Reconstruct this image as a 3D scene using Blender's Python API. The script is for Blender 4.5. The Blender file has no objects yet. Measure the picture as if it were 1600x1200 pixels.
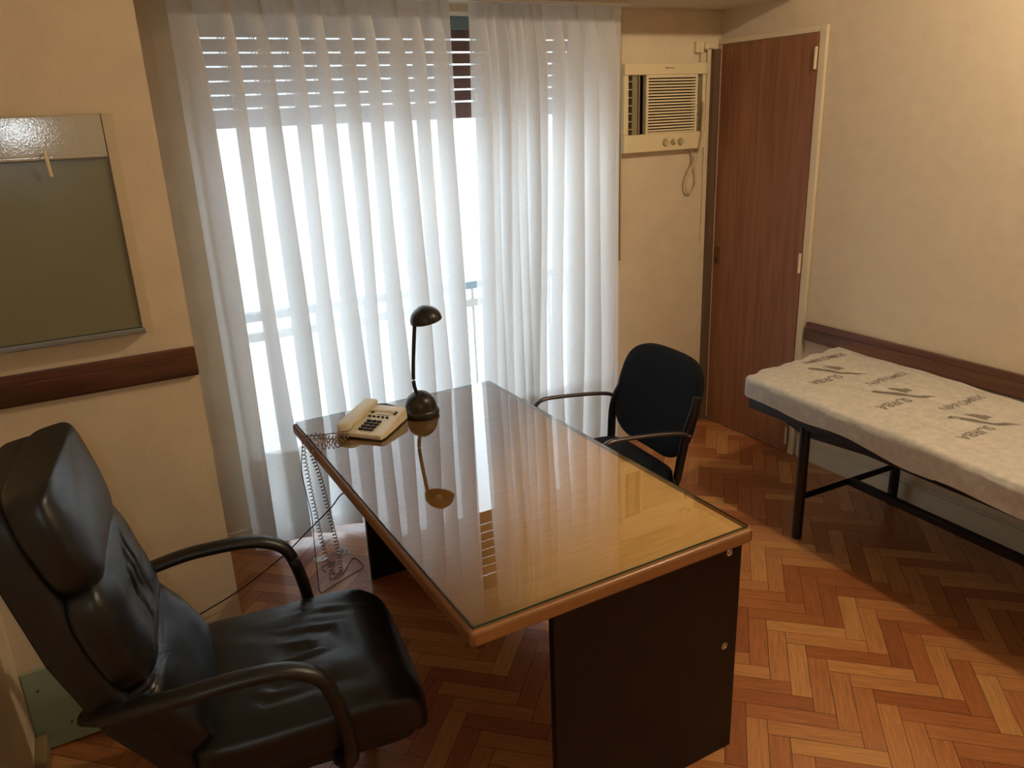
import bpy, bmesh, math, random
from math import sin, cos, pi, radians as R
from mathutils import Vector, Matrix, noise

random.seed(7)
S = bpy.context.scene
COL = S.collection

# ------------------------------------------------------------------ camera
cam_d = bpy.data.cameras.new('camera'); cam = bpy.data.objects.new('camera', cam_d); COL.objects.link(cam)
cam.location = (0, 0, 1.78)
cam.rotation_euler = (R(71.077), R(2.278), R(-29.382))
cam_d.sensor_width = 36; cam_d.lens = 1234.9 / 1600 * 36; cam_d.clip_start = 0.02
S.camera = cam

# ------------------------------------------------------------------ world, lights, exposure
W = bpy.data.worlds.new('sky'); S.world = W; W.use_nodes = True
bg = W.node_tree.nodes['Background']
bg.inputs[0].default_value = (0.76, 0.90, 1.0, 1); bg.inputs[1].default_value = 1.95
S.view_settings.view_transform = 'Standard'; S.view_settings.look = 'None'
S.view_settings.gamma = 1; S.view_settings.use_curve_mapping = False
S.view_settings.exposure = 1.3
S.cycles.transparent_max_bounces = 24
S.cycles.max_bounces = 10
S.cycles.diffuse_bounces = 5
S.cycles.glossy_bounces = 4
S.cycles.sample_clamp_indirect = 6
S.cycles.use_denoising = True

def light(name, kind, loc, power, color, **kw):
    d = bpy.data.lights.new(name, kind); d.energy = power; d.color = color
    rot = kw.pop('rot', (0, 0, 0))
    for k, v in kw.items():
        if k == 'portal': d.cycles.is_portal = v
        else: setattr(d, k, v)
    o = bpy.data.objects.new(name, d); COL.objects.link(o); o.location = loc; o.rotation_euler = rot
    return o
# bulb of the ceiling lamp
LAMP = (2.38, 1.00, 2.70)
light('ceiling_lamp_bulb', 'POINT', (LAMP[0], LAMP[1], LAMP[2]), 27, (1.0, 0.83, 0.59), shadow_soft_size=0.05)
# the phone's own little flash at the camera
light('phone_flash', 'POINT', (-0.125, -0.01, 1.808), 2.6, (0.80, 0.93, 1.0), shadow_soft_size=0.012)
# sky portal in the window opening
light('window_portal', 'AREA', (1.45, 3.62, 1.12), 1, (1, 1, 1), rot=(R(-90), 0, 0), shape='RECTANGLE', size=1.8, size_y=2.3, portal=True)

# ------------------------------------------------------------------ materials
def lin(c):
    return tuple(((x / 255) / 12.92 if x / 255 <= .04045 else ((x / 255 + .055) / 1.055) ** 2.4) for x in c) + (1,)
MATS = {}
class NT:
    def __init__(s, name):
        s.m = bpy.data.materials.new(name); s.m.use_nodes = True; s.t = s.m.node_tree
        s.b = s.t.nodes['Principled BSDF']; s.o = s.t.nodes['Material Output']
    def n(s, typ, **kw):
        nd = s.t.nodes.new(typ)
        for k, v in kw.items(): setattr(nd, k, v)
        return nd
    def l(s, a, b): s.t.links.new(a, b)
    def set(s, **kw):
        for k, v in kw.items(): s.b.inputs[k.replace('_', ' ')].default_value = v
def plain(name, rgb, rough=.5, metal=0., bump=0., bscale=200., mottled=0., mscale=4., spec=.5, coat=0.):
    if name in MATS: return MATS[name]
    k = NT(name); k.set(Base_Color=lin(rgb), Roughness=rough, Metallic=metal)
    k.b.inputs['Specular IOR Level'].default_value = spec
    if coat: k.b.inputs['Coat Weight'].default_value = coat; k.b.inputs['Coat Roughness'].default_value = .08
    tc = k.n('ShaderNodeTexCoord')
    if mottled:
        nz = k.n('ShaderNodeTexNoise'); nz.inputs['Scale'].default_value = mscale; nz.inputs['Detail'].default_value = 6
        k.l(tc.outputs['Object'], nz.inputs['Vector'])
        mr = k.n('ShaderNodeMapRange'); mr.inputs[1].default_value = .3; mr.inputs[2].default_value = .7
        mr.inputs[3].default_value = 1 - mottled; mr.inputs[4].default_value = 1 + mottled * .4
        k.l(nz.outputs['Fac'], mr.inputs[0])
        mx = k.n('ShaderNodeMix', data_type='RGBA', blend_type='MULTIPLY'); mx.inputs[0].default_value = 1
        mx.inputs[6].default_value = lin(rgb); k.l(mr.outputs[0], mx.inputs[7]); k.l(mx.outputs[2], k.b.inputs['Base Color'])
    if bump:
        nz = k.n('ShaderNodeTexNoise'); nz.inputs['Scale'].default_value = bscale; nz.inputs['Detail'].default_value = 4
        k.l(tc.outputs['Object'], nz.inputs['Vector'])
        bp = k.n('ShaderNodeBump'); bp.inputs['Strength'].default_value = bump; bp.inputs['Distance'].default_value = .002
        k.l(nz.outputs['Fac'], bp.inputs['Height']); k.l(bp.outputs[0], k.b.inputs['Normal'])
    MATS[name] = k.m; return k.m
def wood(name, c1, c2, axis='Y', rough=.35, scale=1., fine=90., coat=0.):
    """streaky grain running along one object axis"""
    k = NT(name); tc = k.n('ShaderNodeTexCoord'); mp = k.n('ShaderNodeMapping')
    sc = {'X': (1.2, 22, 22), 'Y': (22, 1.2, 22), 'Z': (22, 22, 1.2)}[axis]
    mp.inputs['Scale'].default_value = tuple(v * scale for v in sc)
    k.l(tc.outputs['Object'], mp.inputs[0])
    nz = k.n('ShaderNodeTexNoise'); nz.inputs['Scale'].default_value = 1.; nz.inputs['Detail'].default_value = 8; nz.inputs['Distortion'].default_value = .6
    k.l(mp.outputs[0], nz.inputs['Vector'])
    mp2 = k.n('ShaderNodeMapping'); mp2.inputs['Scale'].default_value = tuple((v * fine / 22 * 1.) if v > 2 else v * 3 for v in sc)
    k.l(tc.outputs['Object'], mp2.inputs[0])
    n2 = k.n('ShaderNodeTexNoise'); n2.inputs['Scale'].default_value = 1.; n2.inputs['Detail'].default_value = 3
    k.l(mp2.outputs[0], n2.inputs['Vector'])
    ad = k.n('ShaderNodeMath', operation='MULTIPLY_ADD'); ad.inputs[1].default_value = .35
    k.l(n2.outputs['Fac'], ad.inputs[0]); k.l(nz.outputs['Fac'], ad.inputs[2])
    rp = k.n('ShaderNodeValToRGB'); rp.color_ramp.elements[0].position = .45; rp.color_ramp.elements[1].position = .85
    rp.color_ramp.elements[0].color = lin(c1); rp.color_ramp.elements[1].color = lin(c2)
    k.l(ad.outputs[0], rp.inputs[0]); k.l(rp.outputs[0], k.b.inputs['Base Color'])
    k.set(Roughness=rough)
    if coat: k.b.inputs['Coat Weight'].default_value = coat; k.b.inputs['Coat Roughness'].default_value = .12
    MATS[name] = k.m; return k.m

M_wall = plain('cream_wallpaper', (216, 199, 170), .75, bump=.5, bscale=260, mottled=.07, mscale=9)
M_wall_r = plain('cream_wallpaper_right', (210, 193, 167), .75, bump=.6, bscale=140, mottled=.05, mscale=14)
M_ceil = plain('ceiling_paint', (205, 190, 165), .8, bump=.3, bscale=60)
M_base = plain('painted_baseboard', (206, 196, 172), .5)
M_rail = wood('dark_rail_wood', (58, 32, 21), (106, 64, 42), 'X', .32)
M_rail_y = wood('dark_rail_wood_y', (66, 38, 26), (108, 68, 48), 'Y', .32)
M_door = wood('door_veneer', (120, 74, 48), (148, 98, 68), 'Z', .42, 1.6)
M_jamb = plain('cream_gloss_paint', (214, 198, 168), .35)
M_white = plain('white_frame', (225, 225, 220), .4)
M_alu = plain('brushed_aluminium', (150, 155, 155), .35, .8)
M_greyglass = plain('grey_window_head', (110, 128, 130), .3)
M_shutter = plain('brown_shutter_slats', (104, 58, 48), .5, mottled=.1, mscale=30)
M_steel = plain('grey_blue_railing', (128, 148, 164), .5); M_steel2 = plain('pale_grey_railing', (186, 186, 186), .5)
M_black = plain('black_powder_coat', (9, 9, 9), .4, bump=.15, bscale=500)
M_chrome = plain('chrome', (200, 200, 200), .2, 1.)
M_laminate = plain('dark_laminate', (20, 14, 12), .42, mottled=.2, mscale=60, spec=.3)
M_acbody = plain('cream_plastic', (222, 206, 166), .45)
M_acslat = plain('cream_louvre', (226, 210, 172), .45)
M_acdark = plain('dark_interior', (40, 26, 16), .8)
M_knob = plain('worn_knob_plastic', (176, 156, 112), .4)
M_acgrey = plain('grey_ac_side', (140, 128, 98), .6)
M_lead = plain('grey_print', (118, 106, 94), .8)
M_phone = plain('ivory_phone_plastic', (216, 206, 178), .35, spec=.5)
M_phonekey = plain('brown_phone_keys', (52, 34, 30), .45)
M_lampp = plain('glossy_dark_brown_plastic', (38, 33, 26), .28, bump=.1, bscale=300)
M_cord = plain('black_cord', (14, 13, 13), .5)
M_coil = plain('translucent_coil_cord', (138, 110, 88), .4)
M_cream_cord = plain('cream_cord', (205, 184, 142), .5)
M_panelgreen = plain('pale_green_board', (150, 165, 140), .5)
M_fabric = plain('black_fabric', (13, 14, 19), .9, bump=.5, bscale=700, spec=.2)
M_scrap = plain('clear_plastic_scrap', (190, 185, 180), .2)
M_tile = plain('balcony_tile', (190, 180, 172), .5, mottled=.1)

# dark leather
k = NT('black_leather'); k.set(Base_Color=lin((12, 14, 17)), Roughness=.36); tc = k.n('ShaderNodeTexCoord')
v1 = k.n('ShaderNodeTexVoronoi'); v1.inputs['Scale'].default_value = 260; k.l(tc.outputs['Object'], v1.inputs['Vector'])
n1 = k.n('ShaderNodeTexNoise'); n1.inputs['Scale'].default_value = 9; n1.inputs['Detail'].default_value = 5; n1.inputs['Distortion'].default_value = 1.2; k.l(tc.outputs['Object'], n1.inputs['Vector'])
b1 = k.n('ShaderNodeBump'); b1.inputs['Strength'].default_value = .12; b1.inputs['Distance'].default_value = .001; k.l(v1.outputs['Distance'], b1.inputs['Height'])
b2 = k.n('ShaderNodeBump'); b2.inputs['Strength'].default_value = .08; b2.inputs['Distance'].default_value = .02; k.l(n1.outputs['Fac'], b2.inputs['Height']); k.l(b1.outputs[0], b2.inputs['Normal']); k.l(b2.outputs[0], k.b.inputs['Normal'])
M_leather = k.m

# floor planks: colour per plank from a face attribute, grain along the plank's own UV
k = NT('herringbone_parquet')
at = k.n('ShaderNodeAttribute'); at.attribute_name = 'plank'; uv = k.n('ShaderNodeUVMap'); uv.uv_map = 'uv'
mp = k.n('ShaderNodeMapping'); mp.inputs['Scale'].default_value = (9, 150, 1); k.l(uv.outputs[0], mp.inputs[0])
nz = k.n('ShaderNodeTexNoise'); nz.inputs['Scale'].default_value = 1; nz.inputs['Detail'].default_value = 6; nz.inputs['Distortion'].default_value = .8; k.l(mp.outputs[0], nz.inputs['Vector'])
rp = k.n('ShaderNodeValToRGB'); e = rp.color_ramp.elements
e[0].position = 0; e[0].color = lin((154, 91, 54)); e[1].position = 1; e[1].color = lin((202, 146, 88))
for p, c in ((.2, (162, 96, 55)), (.5, (178, 114, 68)), (.8, (192, 131, 78))): x = e.new(p); x.color = lin(c)
k.l(at.outputs['Fac'], rp.inputs[0])
mr = k.n('ShaderNodeMapRange'); mr.inputs[1].default_value = .3; mr.inputs[2].default_value = .7; mr.inputs[3].default_value = .72; mr.inputs[4].default_value = 1.12; k.l(nz.outputs['Fac'], mr.inputs[0])
mx = k.n('ShaderNodeMix', data_type='RGBA', blend_type='MULTIPLY'); mx.inputs[0].default_value = 1; k.l(rp.outputs[0], mx.inputs[6]); k.l(mr.outputs[0], mx.inputs[7]); k.l(mx.outputs[2], k.b.inputs['Base Color'])
k.set(Roughness=.3); k.b.inputs['Coat Weight'].default_value = .35; k.b.inputs['Coat Roughness'].default_value = .16
bp = k.n('ShaderNodeBump'); bp.inputs['Strength'].default_value = .1; bp.inputs['Distance'].default_value = .001; k.l(nz.outputs['Fac'], bp.inputs['Height']); k.l(bp.outputs[0], k.b.inputs['Normal'])
M_floor = k.m
M_joint = plain('parquet_joint', (50, 24, 12), .7)

# desk veneer and rim
M_veneer = wood('honey_oak_veneer', (220, 174, 108), (236, 196, 132), 'X', .45, 7.0, 150)
M_rim = wood('oak_edge_rim', (116, 76, 44), (156, 110, 68), 'Y', .3, .8)
M_rimx = wood('oak_edge_rim_x', (126, 84, 48), (168, 118, 72), 'X', .3, .8)

# sheer curtain: partly see-through cloth, denser at grazing angles
def sheer(name, t_face, color, tw=.5):
    k = NT(name); nt = k.t; nt.nodes.remove(k.b)
    tr = k.n('ShaderNodeBsdfTransparent'); df = k.n('ShaderNodeBsdfDiffuse'); tl = k.n('ShaderNodeBsdfTranslucent')
    df.inputs[0].default_value = color; tl.inputs[0].default_value = color
    m1 = k.n('ShaderNodeMixShader'); m1.inputs[0].default_value = tw; k.l(df.outputs[0], m1.inputs[1]); k.l(tl.outputs[0], m1.inputs[2])
    lw = k.n('ShaderNodeLayerWeight'); lw.inputs[0].default_value = .35
    tc = k.n('ShaderNodeTexCoord'); mp = k.n('ShaderNodeMapping'); mp.inputs['Scale'].default_value = (60, 60, 900); k.l(tc.outputs['Object'], mp.inputs[0])
    nz = k.n('ShaderNodeTexNoise'); nz.inputs['Scale'].default_value = 1; nz.inputs['Detail'].default_value = 2; k.l(mp.outputs[0], nz.inputs['Vector'])
    a = k.n('ShaderNodeMapRange'); a.inputs[1].default_value = 0; a.inputs[2].default_value = 1; a.inputs[3].default_value = 1 - t_face; a.inputs[4].default_value = 1.0
    k.l(lw.outputs['Facing'], a.inputs[0])
    ad = k.n('ShaderNodeMath', operation='MULTIPLY_ADD'); ad.inputs[1].default_value = .22; k.l(nz.outputs['Fac'], ad.inputs[0])
    sb = k.n('ShaderNodeMath', operation='SUBTRACT'); sb.inputs[1].default_value = .11; k.l(a.outputs[0], sb.inputs[0]); k.l(sb.outputs[0], ad.inputs[2]); ad.use_clamp = True
    m2 = k.n('ShaderNodeMixShader'); k.l(ad.outputs[0], m2.inputs[0]); k.l(tr.outputs[0], m2.inputs[1]); k.l(m1.outputs[0], m2.inputs[2])
    k.l(m2.outputs[0], k.o.inputs[0]); return k.m
M_sheer = sheer('white_sheer_voile', .21, (.90, .90, .90, 1), .62)

def thin_glass(name, ior=1.5, tint=(1, 1, 1, 1), boost=1.0):
    k = NT(name); k.t.nodes.remove(k.b)
    tr = k.n('ShaderNodeBsdfTransparent'); tr.inputs[0].default_value = tint
    gl = k.n('ShaderNodeBsdfGlossy'); gl.inputs['Roughness'].default_value = 0.0
    fr = k.n('ShaderNodeFresnel'); fr.inputs[0].default_value = ior
    mu = k.n('ShaderNodeMath', operation='MULTIPLY'); mu.inputs[1].default_value = boost; mu.use_clamp = True; k.l(fr.outputs[0], mu.inputs[0])
    mx = k.n('ShaderNodeMixShader'); k.l(mu.outputs[0], mx.inputs[0]); k.l(tr.outputs[0], mx.inputs[1]); k.l(gl.outputs[0], mx.inputs[2])
    k.l(mx.outputs[0], k.o.inputs[0]); return k.m
M_glass = thin_glass('desk_glass', 1.5, (.97, 1, .98, 1), 2.2)
M_pane = thin_glass('window_pane', 1.45)
M_glassedge = plain('green_glass_edge', (46, 84, 66), .15)

# nonwoven sheet
M_sheet = plain('nonwoven_sheet', (196, 190, 178), .85, bump=.5, bscale=120, mottled=.16, mscale=38)
# opal viewer glass and its frame
M_opal = plain('opal_viewer_glass', (122, 120, 94), .25, mottled=.05, mscale=5)
M_enamel = plain('hammered_enamel', (186, 182, 164), .11, bump=.1, bscale=180, spec=.7)
M_viewframe = plain('viewer_frame_paint', (198, 182, 148), .4)
k = NT('lamp_opal'); k.set(Base_Color=(1, .9, .75, 1), Roughness=.4); k.b.inputs['Emission Color'].default_value = (1, .72, .42, 1); k.b.inputs['Emission Strength'].default_value = 4; M_lampglow = k.m

# ------------------------------------------------------------------ helpers
class MB:
    def __init__(s): s.v = []; s.f = []; s.mi = []; s.cur = 0
    def add(s, vs, fs):
        o = len(s.v); s.v += [tuple(v) for v in vs]; s.f += [tuple(i + o for i in f) for f in fs]; s.mi += [s.cur] * len(fs); return s
    def box(s, x0, x1, y0, y1, z0, z1):
        return s.add([(x0, y0, z0), (x1, y0, z0), (x1, y1, z0), (x0, y1, z0), (x0, y0, z1), (x1, y0, z1), (x1, y1, z1), (x0, y1, z1)],
                     [(0, 3, 2, 1), (4, 5, 6, 7), (0, 1, 5, 4), (1, 2, 6, 5), (2, 3, 7, 6), (3, 0, 4, 7)])
    def tube(s, pts, r, seg=10, r2=None, up=(0, 0, 1), caps=True, closed=False):
        """sweep an ellipse (r sideways, r2 along 'up') along points"""
        r2 = r2 or r; P = [Vector(p) for p in pts]; n = len(P); vs = []; fs = []; up = Vector(up)
        for i, p in enumerate(P):
            if closed: t = (P[(i + 1) % n] - P[i - 1])
            else: t = (P[min(i + 1, n - 1)] - P[max(i - 1, 0)])
            t.normalize(); a = t.cross(up)
            if a.length < 1e-4: a = t.cross(Vector((1, 0, 0)))
            a.normalize(); b = a.cross(t).normalized()
            for j in range(seg):
                q = 2 * pi * j / seg; vs.append(p + a * cos(q) * r + b * sin(q) * r2)
        m = n if closed else n - 1
        for i in range(m):
            for j in range(seg):
                k1 = (i + 1) % n; fs.append((i * seg + j, i * seg + (j + 1) % seg, k1 * seg + (j + 1) % seg, k1 * seg + j))
        if caps and not closed: fs.append(tuple(range(seg))[::-1]); fs.append(tuple((n - 1) * seg + j for j in range(seg)))
        return s.add(vs, fs)
    def lathe(s, prof, c=(0, 0, 0), seg=40, axis='Z', M=None):
        vs = []; fs = []; n = len(prof)
        for (r, h) in prof:
            for j in range(seg):
                q = 2 * pi * j / seg; v = Vector((r * cos(q), r * sin(q), h))
                if axis == 'Y': v = Vector((v.x, v.z, v.y))
                if axis == 'X': v = Vector((v.z, v.x, v.y))
                if M: v = M @ v
                vs.append(v + Vector(c))
        for i in range(n - 1):
            for j in range(seg): fs.append((i * seg + j, i * seg + (j + 1) % seg, (i + 1) * seg + (j + 1) % seg, (i + 1) * seg + j))
        fs.append(tuple(range(seg))[::-1]); fs.append(tuple((n - 1) * seg + j for j in range(seg)))
        return s.add(vs, fs)
    def grid(s, nu, nv, fn, closed_u=False):
        vs = [fn(i / (nu if closed_u else nu - 1), j / (nv - 1)) for j in range(nv) for i in range(nu)]; fs = []
        for j in range(nv - 1):
            for i in range(nu if closed_u else nu - 1):
                i2 = (i + 1) % nu; fs.append((j * nu + i, j * nu + i2, (j + 1) * nu + i2, (j + 1) * nu + i))
        return s.add(vs, fs)
    def squad(s, a, b, t, e1=.4, e2=.4, fn=None, nu=64, nv=33):
        """superellipsoid half sizes a,b,t; fn deforms each point"""
        def c(w, e): x = cos(w); return math.copysign(abs(x) ** e, x)
        def sn(w, e): x = sin(w); return math.copysign(abs(x) ** e, x)
        def f(u, v):
            w = 2 * pi * u; q = 1 - abs(2 * v - 1); q = q if q > 1e-9 else 0.; pw = 2 / e1
            # q runs 0 at the pole to 1 at the rim: even steps over the face, then tightening to the rim
            ro = q / .6 * .85 if q < .6 else 1 - .15 * (1 - (q - .6) / .4) ** 3
            h = max(0., 1 - ro ** pw) ** (1 / pw) * (1 if v > .5 else -1)
            p = Vector((a * ro * c(w, e2), b * ro * sn(w, e2), t * h))
            return fn(p) if fn else p
        return s.grid(nu, nv, f, True)
    def prism(s, poly, z0, z1, fn=None):
        n = len(poly); vs = [(x, y, z0) for x, y in poly] + [(x, y, z1) for x, y in poly]
        if fn: vs = [fn(Vector(v)) for v in vs]
        return s.add(vs, [tuple(range(n))[::-1], tuple(range(n, 2 * n))] + [(i, (i + 1) % n, n + (i + 1) % n, n + i) for i in range(n)])
    def build(s, name, mat, parent=None, smooth=False, bevel=0., seg=2, sub=0):
        me = bpy.data.meshes.new(name); me.from_pydata(s.v, [], s.f)
        for m in (mat if isinstance(mat, (list, tuple)) else [mat]): me.materials.append(m)
        for p, i in zip(me.polygons, s.mi): p.material_index = i
        bm = bmesh.new(); bm.from_mesh(me); bmesh.ops.recalc_face_normals(bm, faces=bm.faces); bm.to_mesh(me); bm.free()
        o = bpy.data.objects.new(name, me); COL.objects.link(o)
        if parent: o.parent = parent
        if smooth:
            for p in me.polygons: p.use_smooth = True
            if smooth != 'all': me.set_sharp_from_angle(angle=R(38))
        if bevel:
            b = o.modifiers.new('bevel', 'BEVEL'); b.width = bevel; b.segments = seg; b.limit_method = 'ANGLE'; b.angle_limit = R(40)
            for p in me.polygons: p.use_smooth = True
            me.set_sharp_from_angle(angle=R(38))
            w = o.modifiers.new('wn', 'WEIGHTED_NORMAL')
        if sub:
            b = o.modifiers.new('sub', 'SUBSURF'); b.levels = sub; b.render_levels = sub
        return o
def tag(o, label=None, cat=None, group=None, kind=None):
    if label: o['label'] = label
    if cat: o['category'] = cat
    if group: o['group'] = group
    if kind: o['kind'] = kind
    return o
def empty(name, loc, label, cat, rz=0, group=None):
    o = bpy.data.objects.new(name, None); COL.objects.link(o); o.location = loc; o.rotation_euler = (0, 0, rz); o.empty_display_size = .1
    return tag(o, label, cat, group)
def struct(o): o['kind'] = 'structure'; return o
def smooth_path(pts, n=8, closed=False):
    """Catmull-Rom through points"""
    P = [Vector(p) for p in pts]; out = []; m = len(P)
    rng = range(m if closed else m - 1)
    for i in rng:
        if closed: p0, p1, p2, p3 = P[i - 1], P[i], P[(i + 1) % m], P[(i + 2) % m]
        else: p0, p1, p2, p3 = P[max(i - 1, 0)], P[i], P[i + 1], P[min(i + 2, m - 1)]
        for j in range(n):
            t = j / n
            out.append(.5 * ((2 * p1) + (p2 - p0) * t + (2 * p0 - 5 * p1 + 4 * p2 - p3) * t * t + (3 * p1 - p0 - 3 * p2 + p3) * t ** 3))
    if not closed: out.append(P[-1])
    return out
def lerp(a, b, t): return a + (b - a) * t
def interp(tab, x):
    if x <= tab[0][0]: return tab[0][1]
    for (a, va), (b, vb) in zip(tab, tab[1:]):
        if x <= b: return lerp(va, vb, (x - a) / (b - a))
    return tab[-1][1]

# ------------------------------------------------------------------ room
XR = 3.147; YW = 3.35; XL = -.375; YP = 2.41; YB = -1.3; ZC = 2.80; ZS = 2.232; YS = 2.88

def make_floor():
    L, w = .267, .0622; r2 = math.sqrt(2); th = R(1.2); ox, oy = 1.946, 1.623
    b = MB(); b.cur = 0
    verts = []; faces = []; cols = []; uvs = []
    g = .0008
    def rot(x, y):
        dx, dy = x - ox, y - oy; return (ox + dx * cos(th) - dy * sin(th), oy + dx * sin(th) + dy * cos(th))
    def clipped(poly):
        def clip(P, ax, lim, keep):
            out = []
            for i in range(len(P)):
                a, c = P[i], P[(i + 1) % len(P)]
                ia, ic = keep(a[ax], lim), keep(c[ax], lim)
                if ia: out.append(a)
                if ia != ic:
                    t = (lim - a[ax]) / (c[ax] - a[ax]); out.append(tuple(lerp(a[q], c[q], t) for q in range(4)))
            return out
        for ax, lim, kp in ((0, XL, lambda v, l: v >= l), (0, XR, lambda v, l: v <= l), (1, YB, lambda v, l: v >= l), (1, YW + .02, lambda v, l: v <= l)):
            poly = clip(poly, ax, lim, kp)
            if len(poly) < 3: return None
        return poly
    def plank(px, py, d, n):
        c = random.random(); u0 = random.random() * 30
        q = []
        for s, t in ((g, g), (L - g, g), (L - g, w - g), (g, w - g)):
            x, y = rot(px + d[0] * s + n[0] * t, py + d[1] * s + n[1] * t); q.append((x, y, u0 + s, u0 * 3 + t))
        q = clipped(q)
        if not q: return
        o = len(verts); verts.extend((x, y, 0) for x, y, _, _ in q); uvs.append([(u, v) for _, _, u, v in q])
        faces.append(tuple(range(o, o + len(q)))); cols.append(c)
    h = 1 / r2
    for i in range(-9, 6):
        for j in range(-45, 60):
            px = ox + i * r2 * L; py = oy - j * w * r2
            plank(px, py, (h, -h), (-h, -h))
            ex, ey = px + (L - w) * h, py + (-L - w) * h
            plank(ex, ey, (h, h), (h, -h))
    base = len(verts)
    verts.extend([(XL, YB, -.0012), (XR, YB, -.0012), (XR, YW + .02, -.0012), (XL, YW + .02, -.0012), (XL, YB, -.05), (XR, YB, -.05), (XR, YW + .02, -.05), (XL, YW + .02, -.05)])
    extra = [(0, 1, 2, 3), (7, 6, 5, 4), (0, 4, 5, 1), (1, 5, 6, 2), (2, 6, 7, 3), (3, 7, 4, 0)]
    nf = len(faces); faces.extend(tuple(i + base for i in f) for f in extra)
    me = bpy.data.meshes.new('floor'); me.from_pydata(verts, [], faces)
    me.materials.append(M_floor); me.materials.append(M_joint)
    a = me.attributes.new('plank', 'FLOAT', 'FACE')
    for i, c in enumerate(cols): a.data[i].value = c
    ul = me.uv_layers.new(name='uv')
    for i, p in enumerate(me.polygons):
        if i < nf:
            for li, (u, v) in zip(p.loop_indices, uvs[i] if p.vertices[0] == faces[i][0] else uvs[i]): ul.data[li].uv = (u, v)
        else: p.material_index = 1
    for p in me.polygons:
        if p.index < nf and p.normal.z < 0: p.flip()
    o = bpy.data.objects.new('floor', me); COL.objects.link(o); return struct(o)
make_floor()

T = .12
OX0, OX1, OZ1 = .53, 2.35, 2.20   # opening in the window wall
b = MB(); b.box(-.6, OX0, YW, YW + .22, 0, ZC); b.box(OX1, XR + T, YW, YW + .22, 0, ZC); b.box(OX0, OX1, YW, YW + .22, OZ1, ZC)
struct(b.build('wall_window', M_wall))
b = MB(); b.box(XR, XR + T, YB - T, YW, 0, ZC); struct(b.build('wall_right', M_wall_r))
b = MB(); b.box(XL - T, XL, YB - T, YP, 0, ZC); struct(b.build('wall_left', M_wall))
b = MB(); b.box(XL - T, .259, YP, YP + .16, 0, ZC); struct(b.build('wall_pier', M_wall))
b = MB(); b.box(XL - T, XL, YP + .16, YW, 0, ZC); struct(b.build('wall_recess', M_wall))
b = MB(); b.box(XL - T, XR + T, YB - T, YB, 0, ZC); struct(b.build('wall_back', M_wall))
b = MB(); b.box(XL - T, XR + T, YB - T, YW + .22, ZC, ZC + .1); b.box(XL, XR, YS, YW, ZS, ZC); struct(b.build('ceiling', M_ceil))

# chair rails (stepped profile) and baseboards
b = MB(); b.box(XL, .258, YP - .018, YP, 1.088, 1.174); b.box(XL, .258, YP - .024, YP - .018, 1.095, 1.150); struct(b.build('trim_1', M_rail, bevel=.003))
b = MB(); b.box(XR - .022, XR, YB, 2.64, .640, .735); b.box(XR - .030, XR - .022, YB, 2.64, .645, .705); struct(b.build('trim_2', M_rail_y, bevel=.004))
b = MB(); b.box(XR - .016, XR, YB, 2.64, 0, .10); b.box(XR - .010, XR, YB, 2.64, .10, .112); struct(b.build('baseboard_right', M_base, bevel=.003))
b = MB(); b.box(XL, XL + .03, YB, YP - .02, 0, .07); struct(b.build('baseboard_left', wood('raw_wood_base', (120, 100, 66), (160, 136, 92), 'Y'), bevel=.003))
b = MB(); b.box(.26, .62, YW - .015, YW, 0, .07); b.box(OX1 + .02, XR - .08, YW - .015, YW, 0, .09); struct(b.build('baseboard_window', M_base, bevel=.002))
# door frame and corner strip
b = MB(); b.box(XR - .018, XR + .0, 2.660, 2.700, 0, 2.10); b.box(XR - .018, XR, 2.70, YW, 2.072, 2.10); b.box(XR - .012, XR, 2.70, YW, 2.05, 2.072)
struct(b.build('trim_3', M_jamb, bevel=.003))
b = MB(); b.box(3.085, XR, YW - .025, YW, 0, 2.05); struct(b.build('trim_4', plain('brown_grey_strip', (104, 82, 62), .5)))  # plain brown-grey strip in the wall corner beside the door
# door leaf
b = MB(); b.box(XR - .020, XR - .001, 2.704, YW - .03, .012, 2.068)
door = struct(b.build('door_1', M_door, bevel=.002))
b = MB(); b.box(XR - .0235, XR - .0195, YW - .082, YW - .044, .935, 1.035); lk = b.build('lock_plate', plain('worn_brass', (120, 88, 52), .45, .6), door, bevel=.001)
b = MB(); b.lathe([(.0001, 0), (.008, 0), (.008, .004), (.0001, .004)], (XR - .027, YW - .063, .962), 14, 'X'); b.box(XR - .0245, XR - .0232, YW - .066, YW - .060, .945, .962); b.build('keyhole', M_acdark, lk)
b = MB(); b.box(XR - .024, XR - .019, YW - .034, YW - .029, .012, 2.068); b.build('edge_strip', plain('pale_edge', (190, 165, 140), .4), door)
for z in (.10, 1.02, 1.96):
    b = MB(); b.lathe([(.007, 0), (.007, .046), (.006, .047), (.006, .049), (.007, .05), (.007, .095)], (XR - .030, 2.703, z - .045), 14); b.box(XR - .031, XR - .022, 2.70, 2.712, z - .045, z + .05)
    b.build('hinge', M_jamb, door, smooth=True)

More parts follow.
